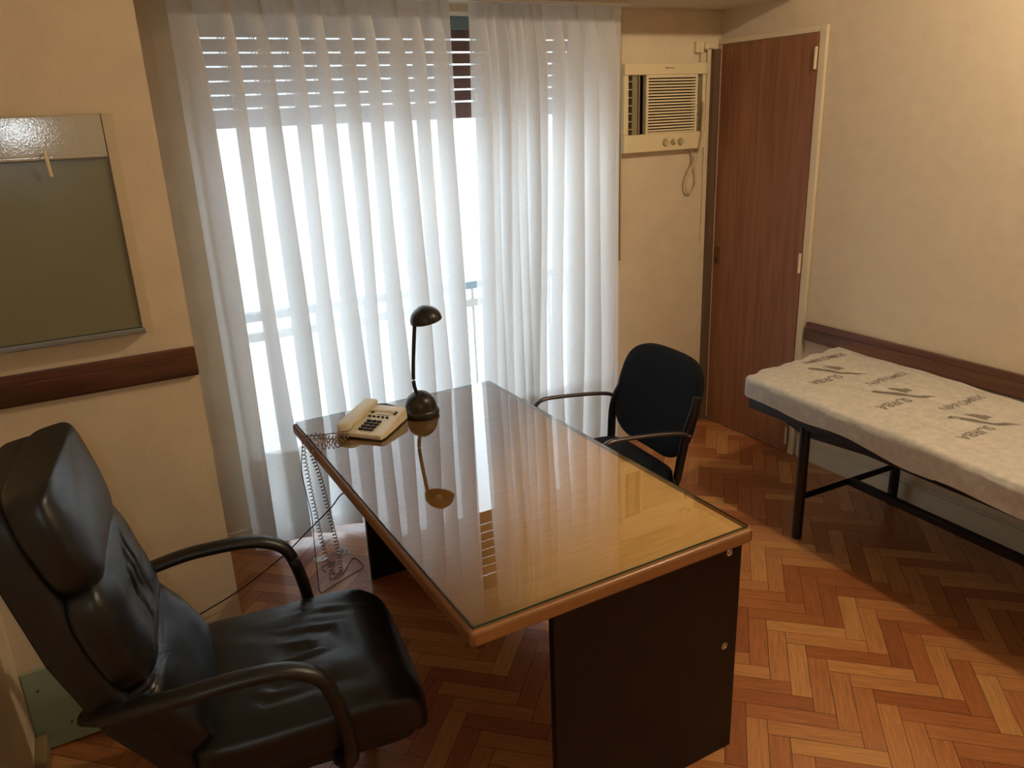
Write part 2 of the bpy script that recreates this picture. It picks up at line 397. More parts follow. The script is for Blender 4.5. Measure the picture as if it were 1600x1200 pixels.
# window: sliding balcony door frame with panes
b = MB()
y0, y1 = YW + .10, YW + .16
b.box(OX0, OX0 + .05, y0, y1, .02, OZ1); b.box(OX1 - .05, OX1, y0, y1, .02, OZ1); b.box(OX0, OX1, y0, y1, 0, .05)
win = struct(b.build('window_1', M_white, bevel=.003))
b = MB(); b.box(OX0, OX1, y0, y1, 2.145, 2.195); b.build('window_head', M_greyglass, win, bevel=.002)
b = MB(); b.box(OX0, OX1, y0 - .012, y0, 2.196, 2.204); b.build('curtain_slot', M_white, win)
b = MB(); b.box(1.955, 2.00, y0 + .005, y1 - .005, .05, 2.145); b.build('meeting_stile', M_white, win, bevel=.003)
for xa, xb in ((OX0 + .05, 1.955), (2.00, OX1 - .05)):
    b = MB(); b.box(xa, xb, y0 + .028, y0 + .032, .05, 2.145); b.build('pane', M_pane, win)

# roller shutter, part lowered, with slots of light between slats
b = MB(); zt = 2.30; gaps = [2.108, 2.054, 2.002, 1.947, 1.894, 1.841]; zs = [2.165] + gaps + [1.766]
ys = YW + .19
for i in range(len(zs) - 1):
    hi = zs[i] - (.0035 if i else 0); lo = zs[i + 1] + (.0035 if i < len(zs) - 2 else 0)
    b.box(OX0 + .005, OX1 - .005, ys, ys + .010, lo, hi)
    b.box(OX0 + .005, OX1 - .005, ys - .003, ys, lo + .008, hi - .008)
for z in gaps:
    x = OX0 + .01
    while x < OX1 - .02:
        b.box(x, x + .003, ys + .002, ys + .008, z - .004, z + .004); b.box(x + .008, x + .010, ys + .002, ys + .008, z - .004, z + .004); b.box(x + .016, x + .020, ys + .002, ys + .008, z - .004, z + .004)
        x += .125
o = b.build('roller_shutter', M_shutter, bevel=.0015); tag(o, 'brown roller shutter lowered a little way outside the balcony door', 'shutter')

# balcony floor and railing
b = MB(); b.box(-.3, 3.6, YW + .22, 4.35, -.08, -.005); struct(b.build('floor_balcony', M_tile))
rl = empty('balcony_railing', (1.6, 4.2, 0), 'grey metal balcony railing seen through the sheer curtains', 'railing')
b = MB(); b.box(-1.9, 1.9, -.025, .025, .80, .845); b.build('top_rail', M_steel, rl, bevel=.004)
b = MB(); b.box(-1.9, 1.9, -.015, .015, .690, .735); b.build('middle_rail', M_steel2, rl, bevel=.004)
x = -1.86
while x < 1.9:
    b = MB(); b.box(x, x + .016, -.008, .008, -.005, .80); b.build('baluster', M_steel2, rl); x += .135

# neighbouring wall across the yard, pale render
b = MB(); b.box(-6, 8, 9.0, 9.3, -6, 1.2); struct(b.build('wall_opposite', plain('pale_render', (238, 240, 240), .9)))

# ------------------------------------------------------------------ curtains
def curtain(name, xs, x0, x1, xb0, xb1, label, seed, ovs=1., z0=.035, z1=2.218, yc=3.20):
    """xs: pleat centres at the heading; S-folded cloth"""
    rnd = random.Random(seed)
    n = len(xs); mids = [x0] + [(a + c) / 2 for a, c in zip(xs, xs[1:])] + [x1]
    amp = [rnd.uniform(.8, 1.25) for _ in xs]; ph = [rnd.uniform(0, 6.3) for _ in xs]; dd = [rnd.uniform(.8, 1.25) for _ in xs]
    def warp(x, z):
        t = (z1 - z) / (z1 - z0); f = (x - x0) / (x1 - x0)
        return lerp(x, lerp(xb0, xb1, f), t)
    NP = 26
    def pt(u, z, off=0.):
        c = min(int(u * n), n - 1); t = u * n - c - .5
        a, e = mids[c], mids[c + 1]; w = e - a; xc = xs[c]
        h = (z1 - z) / (z1 - z0)
        # width of the triple-layer fold, narrow at the pinch
        ov = (.005 + .029 * min(1, h / .12) ** .7 + .014 * h) * ovs * amp[c] * min(1, .45 + .55 * w / .085)
        ov *= 1 + .25 * sin(h * 5 + ph[c])
        A = w / 4 + ov / 2
        if t < 0: base = lerp(xc, a, -2 * t)
        else: base = lerp(xc, e, 2 * t)
        x = base - A * sin(2 * pi * t)
        D = (.010 + .026 * min(1, h / .1)) * dd[c]
        if z > 2.12: D *= .75
        y = yc + D * sin(2 * pi * t) + .006 * sin(4 * pi * t + ph[c] + h * 3)
        y += .008 * sin(x * 9 + h * 4 + seed) * h
        x = warp(x, z) + .010 * h * sin(h * 6 + ph[c] * .7) * (0 if c in (0, n - 1) else 1)
        return (x, y + off, z)
    root_loc = (0, 0, 0)
    nu = n * NP + 1; nv = 56
    def zf(v): return z0 + .008 * 0 + (z1 - z0) * v
    b = MB(); b.grid(nu, nv, lambda u, v: pt(min(u, .99999), zf(v)))
    o = b.build(name, M_sheer, smooth='all'); tag(o, label, 'curtain')
    b = MB(); b.grid(nu, 10, lambda u, v: pt(min(u, .99999), lerp(z0, .455, v), .0035)); b.build('hem', M_sheer, o, smooth='all')
    b = MB(); b.grid(nu, 5, lambda u, v: pt(min(u, .99999), lerp(2.145, z1, v), .003)); b.build('heading_tape', M_sheer, o, smooth='all')
    return o
def pxl(px): return .447 + (px - 258) / 442 * 1.077
def pxr(px): return 1.625 + (px - 735) / 237 * .773
curtain('sheer_curtain', [pxl(p) for p in (288, 340, 387, 435, 477, 517, 558, 604, 640, 680)], .447, 1.524, .445, 1.530,
        'wide white sheer curtain hanging left of the narrow gap, behind the desk lamp', 3)
curtain('sheer_curtain', [pxr(p) for p in (752, 766, 780, 794, 808, 822, 836, 865, 893, 923, 950)], 1.618, 2.398, 1.560, 2.372,
        'narrower white sheer curtain beside the air conditioner, bunched on its left', 5, .72)
b = MB(); b.box(.42, 2.44, 3.185, 3.215, ZS - .011, ZS); tag(b.build('curtain_track', M_white), 'slim white curtain track fixed under the lowered ceiling', 'curtain track')

# ------------------------------------------------------------------ air conditioner
AX0, AX1, AZ0, AZ1, AYF = 2.487, 3.010, 1.566, 1.984, 3.292
ac = empty('air_conditioner', (AX0, YW, AZ0), 'cream window air conditioner with louvred front set in the wall', 'air conditioner')
def A(x0, x1, y0, y1, z0, z1): return (x0 - AX0, x1 - AX0, y0 - YW, y1 - YW, z0 - AZ0, z1 - AZ0)
b = MB(); F = AYF
b.box(*A(AX0, AX1, F, YW, 1.93, AZ1)); b.box(*A(AX0, AX1, F, YW, AZ0, 1.652)); b.box(*A(AX0, AX0 + .028, F + .006, YW, 1.652, 1.93)); b.box(*A(AX1 - .022, AX1, F + .006, YW, 1.652, 1.93))
b.build('housing', M_acbody, ac, bevel=.004)
b = MB(); b.box(*A(AX0 + .028, AX1 - .022, YW - .012, YW, 1.652, 1.93)); b.build('back_plate', M_acdark, ac)
b = MB(); b.box(*A(2.618, 2.632, F, F + .03, 1.652, 1.93)); b.box(*A(2.936, 2.950, F, F + .03, 1.652, 1.93)); b.box(*A(2.632, 2.936, F, F + .03, 1.918, 1.93)); b.box(*A(2.632, 2.936, F, F + .03, 1.652, 1.660))
gr = b.build('front_grille', M_acslat, ac, bevel=.002)
b = MB(); N = 19
for i in range(N):
    z = 1.664 + i * (.252 / (N - 1))
    for s in (0,):
        vs = [(2.630, F + .001, z), (2.938, F + .001, z), (2.938, F + .001, z + .0078), (2.630, F + .001, z + .0078), (2.630, F + .009, z + .001), (2.938, F + .009, z + .001), (2.938, F + .009, z + .0068), (2.630, F + .009, z + .0068)]
        b.add([(x - AX0, y - YW, zz - AZ0) for x, y, zz in vs], [(0, 1, 2, 3), (7, 6, 5, 4), (0, 4, 5, 1), (3, 2, 6, 7), (1, 5, 6, 2), (0, 3, 7, 4)])
b.build('louvres', M_acslat, gr)
b = MB(); b.box(*A(2.632, 2.936, F + .028, F + .030, 1.66, 1.918)); b.build('filter', M_acdark, gr)  # dark plate painted to stand in for the shade between the louvres
b = MB(); b.box(*A(2.540, 2.572, F + .012, YW - .012, 1.652, 1.93)); b.box(*A(2.574, 2.580, F + .004, F + .02, 1.652, 1.93)); b.build('vent_flap', M_acgrey, ac)
for i in range(7):
    for xa, xb in ((2.514, 2.540), (2.950, 2.968)):
        b = MB(); b.box(*A(xa, xb, F + .012, F + .018, 1.678 + i * .037, 1.681 + i * .037)); b.build('side_vane', M_acbody, ac)
for x, r in ((2.745, .0165), (2.795, .013), (2.845, .0165)):
    b = MB(); c = (x - AX0, F - YW, 1.607 - AZ0)
    r *= 1.1; b.lathe([(.0001, 0), (r * 1.15, 0), (r * 1.12, -.0015), (r, -.002), (r * .9, -.009), (.0001, -.009)], c, 24, 'Y')
    kb = b.build('knob', M_knob, ac, smooth=True)
    b = MB(); a = {2.745: .35, 2.795: -.6, 2.845: .1}[x]
    b.prism([(-.003, -r * .9), (.003, -r * .9), (.003, r * .9), (-.003, r * .9)], 0, .008, lambda v, a=a, c=c: Vector((c[0] + v.x * cos(a) + v.y * sin(a), c[1] - .009 - v.z, c[2] - v.x * sin(a) + v.y * cos(a))))
    b.build('grip', M_acbody, kb, bevel=.001)
def text_mesh(body, size, mat, name, parent, M, ext=.0004, bold=0.):
    cu = bpy.data.curves.new(name, 'FONT'); cu.body = body; cu.size = size; cu.extrude = ext; cu.align_x = 'CENTER'; cu.align_y = 'CENTER'; cu.offset = bold
    tmp = bpy.data.objects.new('tmp', cu); COL.objects.link(tmp)
    dg = bpy.context.evaluated_depsgraph_get(); me = bpy.data.meshes.new_from_object(tmp.evaluated_get(dg)); me.name = name
    bpy.data.objects.remove(tmp); bpy.data.curves.remove(cu)
    me.transform(M); me.materials.clear(); me.materials.append(mat)
    o = bpy.data.objects.new(name, me); COL.objects.link(o)
    if parent: o.parent = parent
    return o
text_mesh('Electrolux', .014, M_lead, 'maker_lettering', ac, Matrix.Translation((2.763 - AX0, F - YW - .0003, 1.962 - AZ0)) @ Matrix.Rotation(R(90), 4, 'X'))
# its cord: from the right side down into a long loop and back up behind
pts = [(2.985, 3.285, 1.80), (2.978, 3.272, 1.68), (2.965, 3.268, 1.60), (2.945, 3.275, 1.52), (2.915, 3.300, 1.44), (2.908, 3.315, 1.39), (2.925, 3.325, 1.345), (2.955, 3.330, 1.335), (2.985, 3.330, 1.37), (2.988, 3.328, 1.42), (2.968, 3.326, 1.50), (2.955, 3.33, 1.555), (2.953, 3.335, 1.565)]
b = MB(); b.tube(smooth_path([(x - AX0, y - YW, z - AZ0) for x, y, z in pts], 6), .0045, 8); b.build('power_cord', M_cream_cord, ac, smooth=True)

sb = empty('wall_socket', (3.01, YW, 2.06), 'small cream surface socket with round plug above the air conditioner', 'socket')
b = MB(); b.box(-.045, .005, -.022, 0, -.027, .027); b.build('socket_box', M_acbody, sb, bevel=.003)
b = MB(); b.lathe([(.0001, 0), (.019, 0), (.019, -.03), (.012, -.036), (.0001, -.036)], (.022, -.004, .004), 20, 'Y'); b.build('plug', M_acbody, sb, smooth=True)
b = MB(); b.tube(smooth_path([(-.005, -.010, -.027), (-.006, -.010, -.05), (-.006, -.008, -.078)], 4), .003, 8); b.build('short_cable', M_cream_cord, sb, smooth=True)
b = MB(); b.tube([(.043, -.012, 0), (.043, -.008, -.5), (.043, -.008, -1.0)], .004, 8); b.box(.03, .075, -.02, -.004, -.004, .014); b.build('conduit', M_acbody, sb, smooth=True)

b = MB(); b.box(2.458, 2.474, YW - .03, YW, 1.01, 2.2); b.box(2.480, 2.488, YW - .03, YW, 1.03, 2.2)
o = b.build('shutter_strap_guide', plain('strap_guide_paint', (170, 150, 112), .5)); tag(o, 'thin vertical strap guide on the wall between curtain and air conditioner', 'strap guide')
b = MB(); b.box(2.4745, 2.4795, -.018 + YW, YW - .001, 1.03, 2.2); b.build('strap', plain('brown_strap', (120, 84, 62), .8), o)

# ------------------------------------------------------------------ x-ray film viewer on the pier
fv = empty('film_viewer', (.155, YP, 1.24), 'wall film viewer box with opal glass above the left wooden rail', 'film viewer')
D = -.05
def V(x0, x1, y0, y1, z0, z1): return (x0 - .155, x1 - .155, y0, y1, z0 - 1.24, z1 - 1.24)
b = MB(); b.box(*V(-.30, .157, D + .012, 0, 1.243, 1.822)); b.build('case', M_viewframe, fv, bevel=.002)
b = MB(); b.box(*V(-.30, .128, D - .006, D + .011, 1.722, 1.818)); b.box(*V(-.30, .128, D - .009, D - .004, 1.715, 1.726)); b.build('header_panel', M_enamel, fv, bevel=.003)
b = MB(); b.box(*V(.130, .158, D - .004, D + .011, 1.245, 1.822)); b.build('side_strip', M_viewframe, fv, bevel=.002)
b = MB(); b.box(*V(-.30, .128, D + .004, D + .011, 1.262, 1.712)); b.build('opal_glass', M_opal, fv)
b = MB(); b.box(*V(-.30, .137, D - .006, D + .011, 1.245, 1.261)); b.build('bottom_channel', M_alu, fv, bevel=.002)
b = MB(); b.tube([(-.012 - .155, D - .012, .495), (-.010 - .155, D - .018, .475), (-.008 - .155, D - .010, .435)], .0045, 8, .0025, up=(0, 1, 0)); b.build('film_clip', M_acbody, fv, smooth=True)

# pale green board low on the pier
gb = empty('board_panel', (-.2, YP, 0), 'pale green board standing against the wall behind the leather chair', 'panel')
b = MB(); b.box(-.17, .16, -.014, -.002, .006, .282); b.build('board', M_panelgreen, gb, bevel=.001)
for x, z in ((-.138, .215), (-.075, .075)):
    b = MB(); b.lathe([(.0001, 0), (.003, 0), (.003, -.002), (.0001, -.002)], (x, -.0145, z), 10, 'Y'); b.build('screw', M_black, gb)

# ------------------------------------------------------------------ desk
DX0, DX1, DY0, DY1, DZ = .590, 1.425, 1.315, 2.805, .720
dk = empty('desk', (1.0, 2.06, 0), 'rectangular honey wood desk with dark panel legs and a glass top', 'desk')
def K(x0, x1, y0, y1, z0, z1): return (x0 - 1.0, x1 - 1.0, y0 - 2.06, y1 - 2.06, z0, z1)
b = MB(); b.box(*K(DX0 + .02, DX1 - .02, DY0 + .02, DY1 - .02, .684, DZ)); tp = b.build('tabletop', M_veneer, dk)
for x0, x1 in ((DX0, DX0 + .02), (DX1 - .02, DX1)):
    b = MB(); b.box(*K(x0, x1, DY0, DY1, .680, DZ)); b.build('side_edging', M_rim, dk, bevel=.015, seg=5)
for y0, y1 in ((DY0, DY0 + .02), (DY1 - .02, DY1)):
    b = MB(); b.box(*K(DX0 + .004, DX1 - .004, y0, y1, .680, DZ)); b.build('end_edging', M_rimx, dk, bevel=.015, seg=5)
for y in (1.337, 2.745):
    b = MB(); b.box(*K(.812, 1.407, y, y + .022, 0, .682)); b.build('leg_panel', M_laminate, dk, bevel=.0015)
b = MB(); b.box(*K(1.352, 1.372, 1.359, 2.745, .30, .682)); b.build('modesty_panel', M_laminate, dk)
for z in (.660, .365):
    b = MB(); ring = []
    b.lathe([(.006, 0), (.011, 0), (.011, -.002), (.008, -.003), (.006, -.001)], (1.361 - 1.0, 1.3365 - 2.06, z), 20, 'Y'); b.build('bolt_ring', M_chrome, dk, smooth=True)
# the glass sheet laid on it
gx0, gx1, gy0, gy1 = .602, 1.417, 1.330, 2.795
b = MB(); b.add([(gx0, gy0, DZ + .0065), (gx1, gy0, DZ + .0065), (gx1, gy1, DZ + .0065), (gx0, gy1, DZ + .0065)], [(0, 1, 2, 3)])
b.cur = 1
z0, z1 = DZ + .001, DZ + .0065
b.add([(gx0, gy0, z0), (gx1, gy0, z0), (gx1, gy1, z0), (gx0, gy1, z0), (gx0, gy0, z1), (gx1, gy0, z1), (gx1, gy1, z1), (gx0, gy1, z1)], [(0, 1, 5, 4), (1, 2, 6, 5), (2, 3, 7, 6), (3, 0, 4, 7)])
o = b.build('glass_sheet', [M_glass, M_glassedge]); tag(o, 'clear glass sheet lying over the honey wood desk top', 'glass sheet')
GZ = DZ + .0065

# ------------------------------------------------------------------ desk lamp
lp = empty('desk_lamp', (1.028, 2.605, GZ), 'dark brown gooseneck desk lamp with domed base and dome shade', 'desk lamp')
b = MB(); prof = [(.0001, 0), (.066, 0), (.068, .006), (.068, .016), (.065, .022), (.061, .024), (.0605, .026)]
for i in range(1, 15):
    a = i / 14 * pi / 2; prof.append((max(.0001, .0605 * cos(a)), .026 + .064 * sin(a)))
b.lathe(prof, seg=48); base = b.build('base', M_lampp, lp, smooth=True)
b = MB()
for x in (-.006, 0, .006):
    b.tube([(x, .0608 * cos(a) * -1, .026 + .0645 * sin(a)) for a in [j / 12 * pi / 2 * 1.0 for j in range(13)]], .0012, 6)
b.build('ridge', M_lampp, base, smooth=True)
b = MB(); b.tube(smooth_path([(-.012, 0, .080), (-.020, 0, .12), (-.018, 0, .18), (-.008, 0, .27), (.004, 0, .362)], 8), .0072, 12); b.build('stem', M_lampp, lp, smooth=True)
Msh = Matrix.Translation((.048, 0, .352)) @ Matrix.Rotation(R(-10), 4, 'Y')
b = MB(); prof = [(.0545, 0), (.0585, -.001), (.0590, .004)]
for i in range(1, 15):
    a = i / 14 * pi / 2; prof.append((max(.0001, .0585 * cos(a)), .004 + .050 * sin(a)))
inner = [(.0001, .048)] + [(.0545 * cos(a), .002 + .046 * sin(a)) for a in [pi / 2 * (1 - j / 10) for j in range(1, 10)]]
b.lathe(inner + prof, seg=48, M=Msh); sh = b.build('lamp_shade', M_lampp, lp, smooth=True)
b = MB()
for x in (-.008, 0, .008):
    b.tube([Msh @ Vector((x, -.0588 * cos(a), .004 + .0503 * sin(a))) for a in [j / 16 * pi for j in range(17)]], .0013, 6)
b.build('ridge', M_lampp, sh, smooth=True)
b = MB(); b.lathe([(.0001, .004), (.012, .006), (.016, .016), (.012, .028), (.008, .04)], seg=16, M=Msh); b.build('bulb', plain('frosted_bulb', (225, 220, 205), .3), lp, smooth=True)
b = MB(); b.tube(smooth_path([(-.055, .02, .014), (-.080, .045, .030), (-.11, .08, .036), (-.14, .13, .026), (-.15, .175, .008), (-.15, .200, .002), (-.15, .212, -.03), (-.15, .213, -.2), (-.15, .213, -.42)], 6), .0028, 8); b.build('power_cord', M_cord, lp, smooth=True)

# ------------------------------------------------------------------ telephone
ph = empty('telephone', (.745, 2.500, GZ), 'ivory push-button desk telephone beside the desk lamp', 'telephone', rz=0)
fx, fy = Vector((.649, -.761, 0)), Vector((.761, .649, 0))   # width axis, depth axis
ph.rotation_euler = (0, 0, math.atan2(fx.y, fx.x))
# local: x across (handset at low x), y deep; slope up towards the back
def slope(y): return interp([(0, .020), (.03, .027), (.21, .050)], y)
b = MB()
def body(u, v):
    return None
outline = [(-.09, 0), (.09, 0), (.095, .03), (.082, .215), (-.085, .215), (-.095, .03)]
n = len(outline)
vs = [(x, y, .004) for x, y in outline] + [(x, y, .014) for x, y in outline] + [(x * .97, y * .985 + .002, slope(y)) for x, y in outline]
b.add(vs, [tuple(range(n))[::-1], tuple(range(2 * n, 3 * n))] + [(i, (i + 1) % n, n + (i + 1) % n, n + i) for i in range(n)] + [(n + i, n + (i + 1) % n, 2 * n + (i + 1) % n, 2 * n + i) for i in range(n)])
bd = b.build('body', M_phone, ph, bevel=.004, seg=3)
bb = MB(); bb.squad(.075, .03, .026, .5, .4, lambda p: Vector((p.x, p.y + .18, p.z + .026)), 32, 17); bb.build('foot', M_phone, ph, smooth=True)
hs = MB(); P = []
for i in range(25):
    t = i / 24; y = -.006 + .232 * t
    zz = slope(max(0, y)) + .006 + .007 * sin(pi * t)
    P.append((-.062, y, zz))
def hsec(u, v):
    i = min(int(u * 24), 23); f = u * 24 - i; p = Vector(P[i]).lerp(Vector(P[i + 1]), f)
    w = .029 - .003 * sin(pi * u); h = .012 + .004 * (abs(2 * u - 1) ** 3)
    e = min(1, min(u, 1 - u) * 14) ** .5
    a = 2 * pi * v
    cx = math.copysign(abs(cos(a)) ** .35, cos(a)); cz = math.copysign(abs(sin(a)) ** .35, sin(a))
    return Vector((p.x + w * cx * e, p.y, p.z - (.008 if cz < 0 else 0) * (abs(2 * u - 1) ** 3) + h * cz * e))
hs.grid(49, 25, lambda u, v: hsec(u, v)); hs.build('handset', M_phone, ph, smooth=True)
# keys
kb_ = MB()
for r in range(4):
    for c in range(3):
        x = -.005 + c * .0205; y = .030 + r * .0195
        b = MB(); b.squad(.0088, .0068, .0045, .5, .6, lambda p, x=x, y=y: Vector((x + p.x, y + p.y, slope(y) + .001 + p.z)), 16, 7); b.build('key', M_phonekey, ph, smooth=True)
for c in range(5):
    x = -.020 + c * .0175; y = .121
    b = MB(); b.squad(.0056, .0046, .004, .6, .9, lambda p, x=x, y=y: Vector((x + p.x, y + p.y, slope(y) + .001 + p.z)), 12, 7); b.build('key', M_phonekey, ph, smooth=True)
for x, y in ((-.024, .150), (-.024, .163), (.066, .150), (.066, .163)):
    b = MB(); b.squad(.0056, .0046, .004, .6, .9, lambda p, x=x, y=y: Vector((x + p.x, y + p.y, slope(y) + .001 + p.z)), 12, 7); b.build('key', M_phonekey, ph, smooth=True)
b = MB(); b.add([(x, y, slope(y) + .0012) for x, y in ((-.008, .140), (.050, .140), (.050, .180), (-.008, .180))], [(0, 1, 2, 3)]); b.add([(x, y, slope(y) - .002) for x, y in ((-.008, .140), (.050, .140), (.050, .180), (-.008, .180))], [(3, 2, 1, 0)])
b.build('index_card', plain('index_card_white', (232, 226, 206), .4), ph)
ph_inv = (Matrix.Translation(ph.location) @ Matrix.Rotation(ph.rotation_euler.z, 4, 'Z')).inverted()
def to_ph(pts): return [ph_inv @ Vector(p) for p in pts]

def coil(pts, r, pitch_n, wire, seg=10):
    """helix around a path"""
    P = smooth_path(pts, 12); Ls = [0]
    for a, c in zip(P, P[1:]): Ls.append(Ls[-1] + (c - a).length)
    tot = Ls[-1]; out = []; N = pitch_n * seg
    for k_ in range(N + 1):
        d = tot * k_ / N; i = 0
        while i < len(Ls) - 2 and Ls[i + 1] < d: i += 1
        f = (d - Ls[i]) / max(1e-6, Ls[i + 1] - Ls[i]); p = P[i].lerp(P[i + 1], f); t = (P[i + 1] - P[i]).normalized()
        a = t.cross(Vector((.3, 1, .1))).normalized(); c = t.cross(a); q = 2 * pi * k_ / seg
        out.append(p + a * cos(q) * r + c * sin(q) * r)
    return out
zt = GZ + .007
CP = [(.712, 2.555, zt + .01), (.68, 2.54, zt), (.655, 2.565, zt), (.64, 2.60, zt + .001), (.612, 2.605, zt + .001), (.583, 2.602, zt - .004), (.574, 2.60, .66), (.585, 2.60, .45), (.600, 2.60, .28), (.620, 2.585, .185), (.640, 2.560, .20), (.636, 2.545, .30), (.618, 2.53, .46), (.598, 2.515, .62), (.578, 2.50, .715), (.598, 2.505, zt + .003), (.628, 2.512, zt), (.665, 2.50, zt), (.70, 2.515, zt), (.72, 2.53, zt + .004)]
b = MB(); b.tube(to_ph(coil(CP, .0068, 98, .001, 10)), .0018, 5); b.build('coiled_cord', M_coil, ph, smooth=True)
LP = [(.712, 2.565, zt + .004), (.66, 2.59, zt + .002), (.62, 2.61, zt - .002), (.586, 2.615, zt - .003), (.572, 2.615, .68), (.562, 2.62, .60), (.573, 2.64, .50), (.585, 2.66, .40), (.585, 2.68, .28), (.590, 2.72, .12), (.600, 2.76, .012), (.655, 2.79, .004), (.74, 2.83, .003), (.81, 2.86, .003), (.80, 2.95, .003), (.72, 2.86, .003), (.665, 2.85, .003), (.70, 2.93, .004), (.72, 2.97, .003), (.66, 2.95, .003), (.665, 2.91, .003)]
b = MB(); b.tube(to_ph(smooth_path(LP, 8)), .0016, 6); b.build('line_cord', M_cord, ph, smooth=True)

# second black cord from under the desk to the wall behind the chair
pts = [(.60, 2.225, .677), (.585, 2.24, .66), (.56, 2.26, .62), (.49, 2.295, .545), (.40, 2.32, .465), (.27, 2.355, .375), (.15, 2.385, .315), (.06, 2.398, .285), (.03, 2.403, .28)]
cdo = empty('power_cable', (.60, 2.225, .677), 'thin black cable strung from the desk edge to the wall behind the leather chair', 'cable')
b = MB(); b.tube([Vector(p) - Vector((.60, 2.225, .677)) for p in smooth_path(pts, 8)], .0022, 7); b.build('cable', M_cord, cdo, smooth=True)
b = MB(); b.box(-.60, -.54, .175, .184, -.43, -.37); b.build('wall_plug', M_black, cdo, bevel=.003)

# small bits on the floor by the curtain
b = MB(); b.box(.652, .712, 3.00, 3.045, .0005, .004); o = b.build('floor_plate', M_white, bevel=.001); tag(o, 'small white plate on the parquet near the left curtain', 'plate')
b = MB(); b.lathe([(.0001, .004), (.004, .004), (.004, .005), (.0001, .005)], (.685, 3.02, 0), 10); b.build('plate_hole', M_black, o)
b = MB(); rr = random.Random(4)
b.grid(9, 7, lambda u, v: Vector((.745 + .05 * u + .01 * rr.random(), 3.00 + .045 * v + .01 * rr.random(), .003 + .012 * rr.random() * (sin(pi * u) * sin(pi * v)) ** .5 * 1.4)))
o = b.build('plastic_scrap', M_scrap); tag(o, 'crumpled clear plastic scrap on the parquet under the hanging phone cord', 'scrap')

# ------------------------------------------------------------------ executive chair
ec = empty('executive_chair', (.25, 1.79, 0), 'black padded leather armchair with high reclined back, facing the desk', 'armchair', rz=R(-7))
def seat_def(p):
    u = p.x; v = p.y; z = p.z
    f = max(0, (u - .14) / .14); z2 = z - .055 * f * f
    if z > 0:
        z2 += .010 * sin(pi * (v / .26 + 1) / 2) - .0
        # creases fanning over the seat
        for (a0, b0, a1, b1, dep) in ((-.06, .10, .20, .03, .007), (-.06, .03, .22, -.04, .007), (-.10, -.05, .12, -.02, .005), (-.12, -.13, .0, -.20, .008), (-.02, -.10, .08, -.20, .008), (.02, .17, .2, .12, .005)):
            dx, dy = a1 - a0, b1 - b0; L2 = dx * dx + dy * dy; t = max(0, min(1, ((u - a0) * dx + (v - b0) * dy) / L2))
            d = math.hypot(u - a0 - dx * t, v - b0 - dy * t); w = sin(pi * min(1, max(0, t))) if 0 < t < 1 else 0
            z2 += dep * math.exp(-(d / .012) ** 2) * w - dep * .8 * math.exp(-((d - .022) / .012) ** 2) * w
        z2 += .004 * noise.noise(Vector((u * 9, v * 14, 3)))
    return Vector((u + .065, v, z2 + .425))
b = MB(); b.squad(.275, .265, .068, .38, .22, seat_def, 160, 81); b.build('seat', M_leather, ec, smooth='all')
b = MB(); b.squad(.255, .245, .035, .3, .2, lambda p: Vector((p.x + .055, p.y, p.z + .360 - .01 * max(0, p.x) / .25)), 64, 17); b.build('seat_pan', M_black, ec, smooth=True)
# back profile: front surface u as function of z
def backshell():
    # centre line of shell from bottom to top (u, z), tangential coordinates
    return [(-.215, .38), (-.275, .50), (-.350, .62), (-.405, .78), (-.440, .94), (-.470, 1.06), (-.482, 1.12)]
SH = smooth_path([Vector((u, 0, z)) for u, z in backshell()], 10)
def shell_at(s):
    s = max(0, min(1, s)); i = min(int(s * (len(SH) - 1)), len(SH) - 2); f = s * (len(SH) - 1) - i
    p = SH[i].lerp(SH[i + 1], f); t = (SH[i + 1] - SH[i]).normalized(); return p, t, Vector((t.z, 0, -t.x))
def shell_fn(p):
    s = (p.x / .40 + 1) / 2; q, t, nrm = shell_at(s)
    return q + nrm * (p.z) + Vector((0, p.y * (1 - .10 * max(0, s - .7) / .3), 0)) + t * 0
b = MB(); b.squad(.40, .248, .050, .4, .32, lambda p: shell_fn(Vector((p.x, p.y, p.z + .014))), 96, 33); b.build('back_shell', plain('dark_leather_shell', (14, 14, 13), .42, bump=.3, bscale=300), ec, smooth='all')
def pad(name, s0, s1, hw, thick, offs, e2=.4, grooves=False, taper=0., round_top=False, e1=.55):
    sc, sh_ = (s0 + s1) / 2, (s1 - s0) / 2
    def fn(p):
        a = p.x; s = sc + a * sh_; q, t, nrm = shell_at(s)
        y = p.y * (1 - taper * max(0, a))
        d = p.z
        if p.z > 0:
            d += .006 * noise.noise(Vector((a * 2.1, p.y * 9, s0 * 9)))
            if grooves:
                for g0, sl in ((-.035, .03), (.015, .03), (.06, .02)):
                    dd = y - (g0 + sl * a); w = max(0, 1 - (abs(a) / .75) ** 2)
                    d -= .010 * math.exp(-(dd / .006) ** 2) * w
        return q + nrm * (offs + d) + Vector((0, y, 0))
    b = MB(); b.squad(1, hw, thick, e1, e2, fn, 128, 65)
    return b.build(name, M_leather, ec, smooth='all')
pad('headrest_pad', .585, 1.03, .246, .056, .085, .42, taper=.14, e1=.5)
pad('middle_pad', .33, .635, .246, .056, .083, .42, grooves=True, e1=.5)
pad('lumbar_pad', .06, .375, .246, .060, .066, .42, e1=.5)
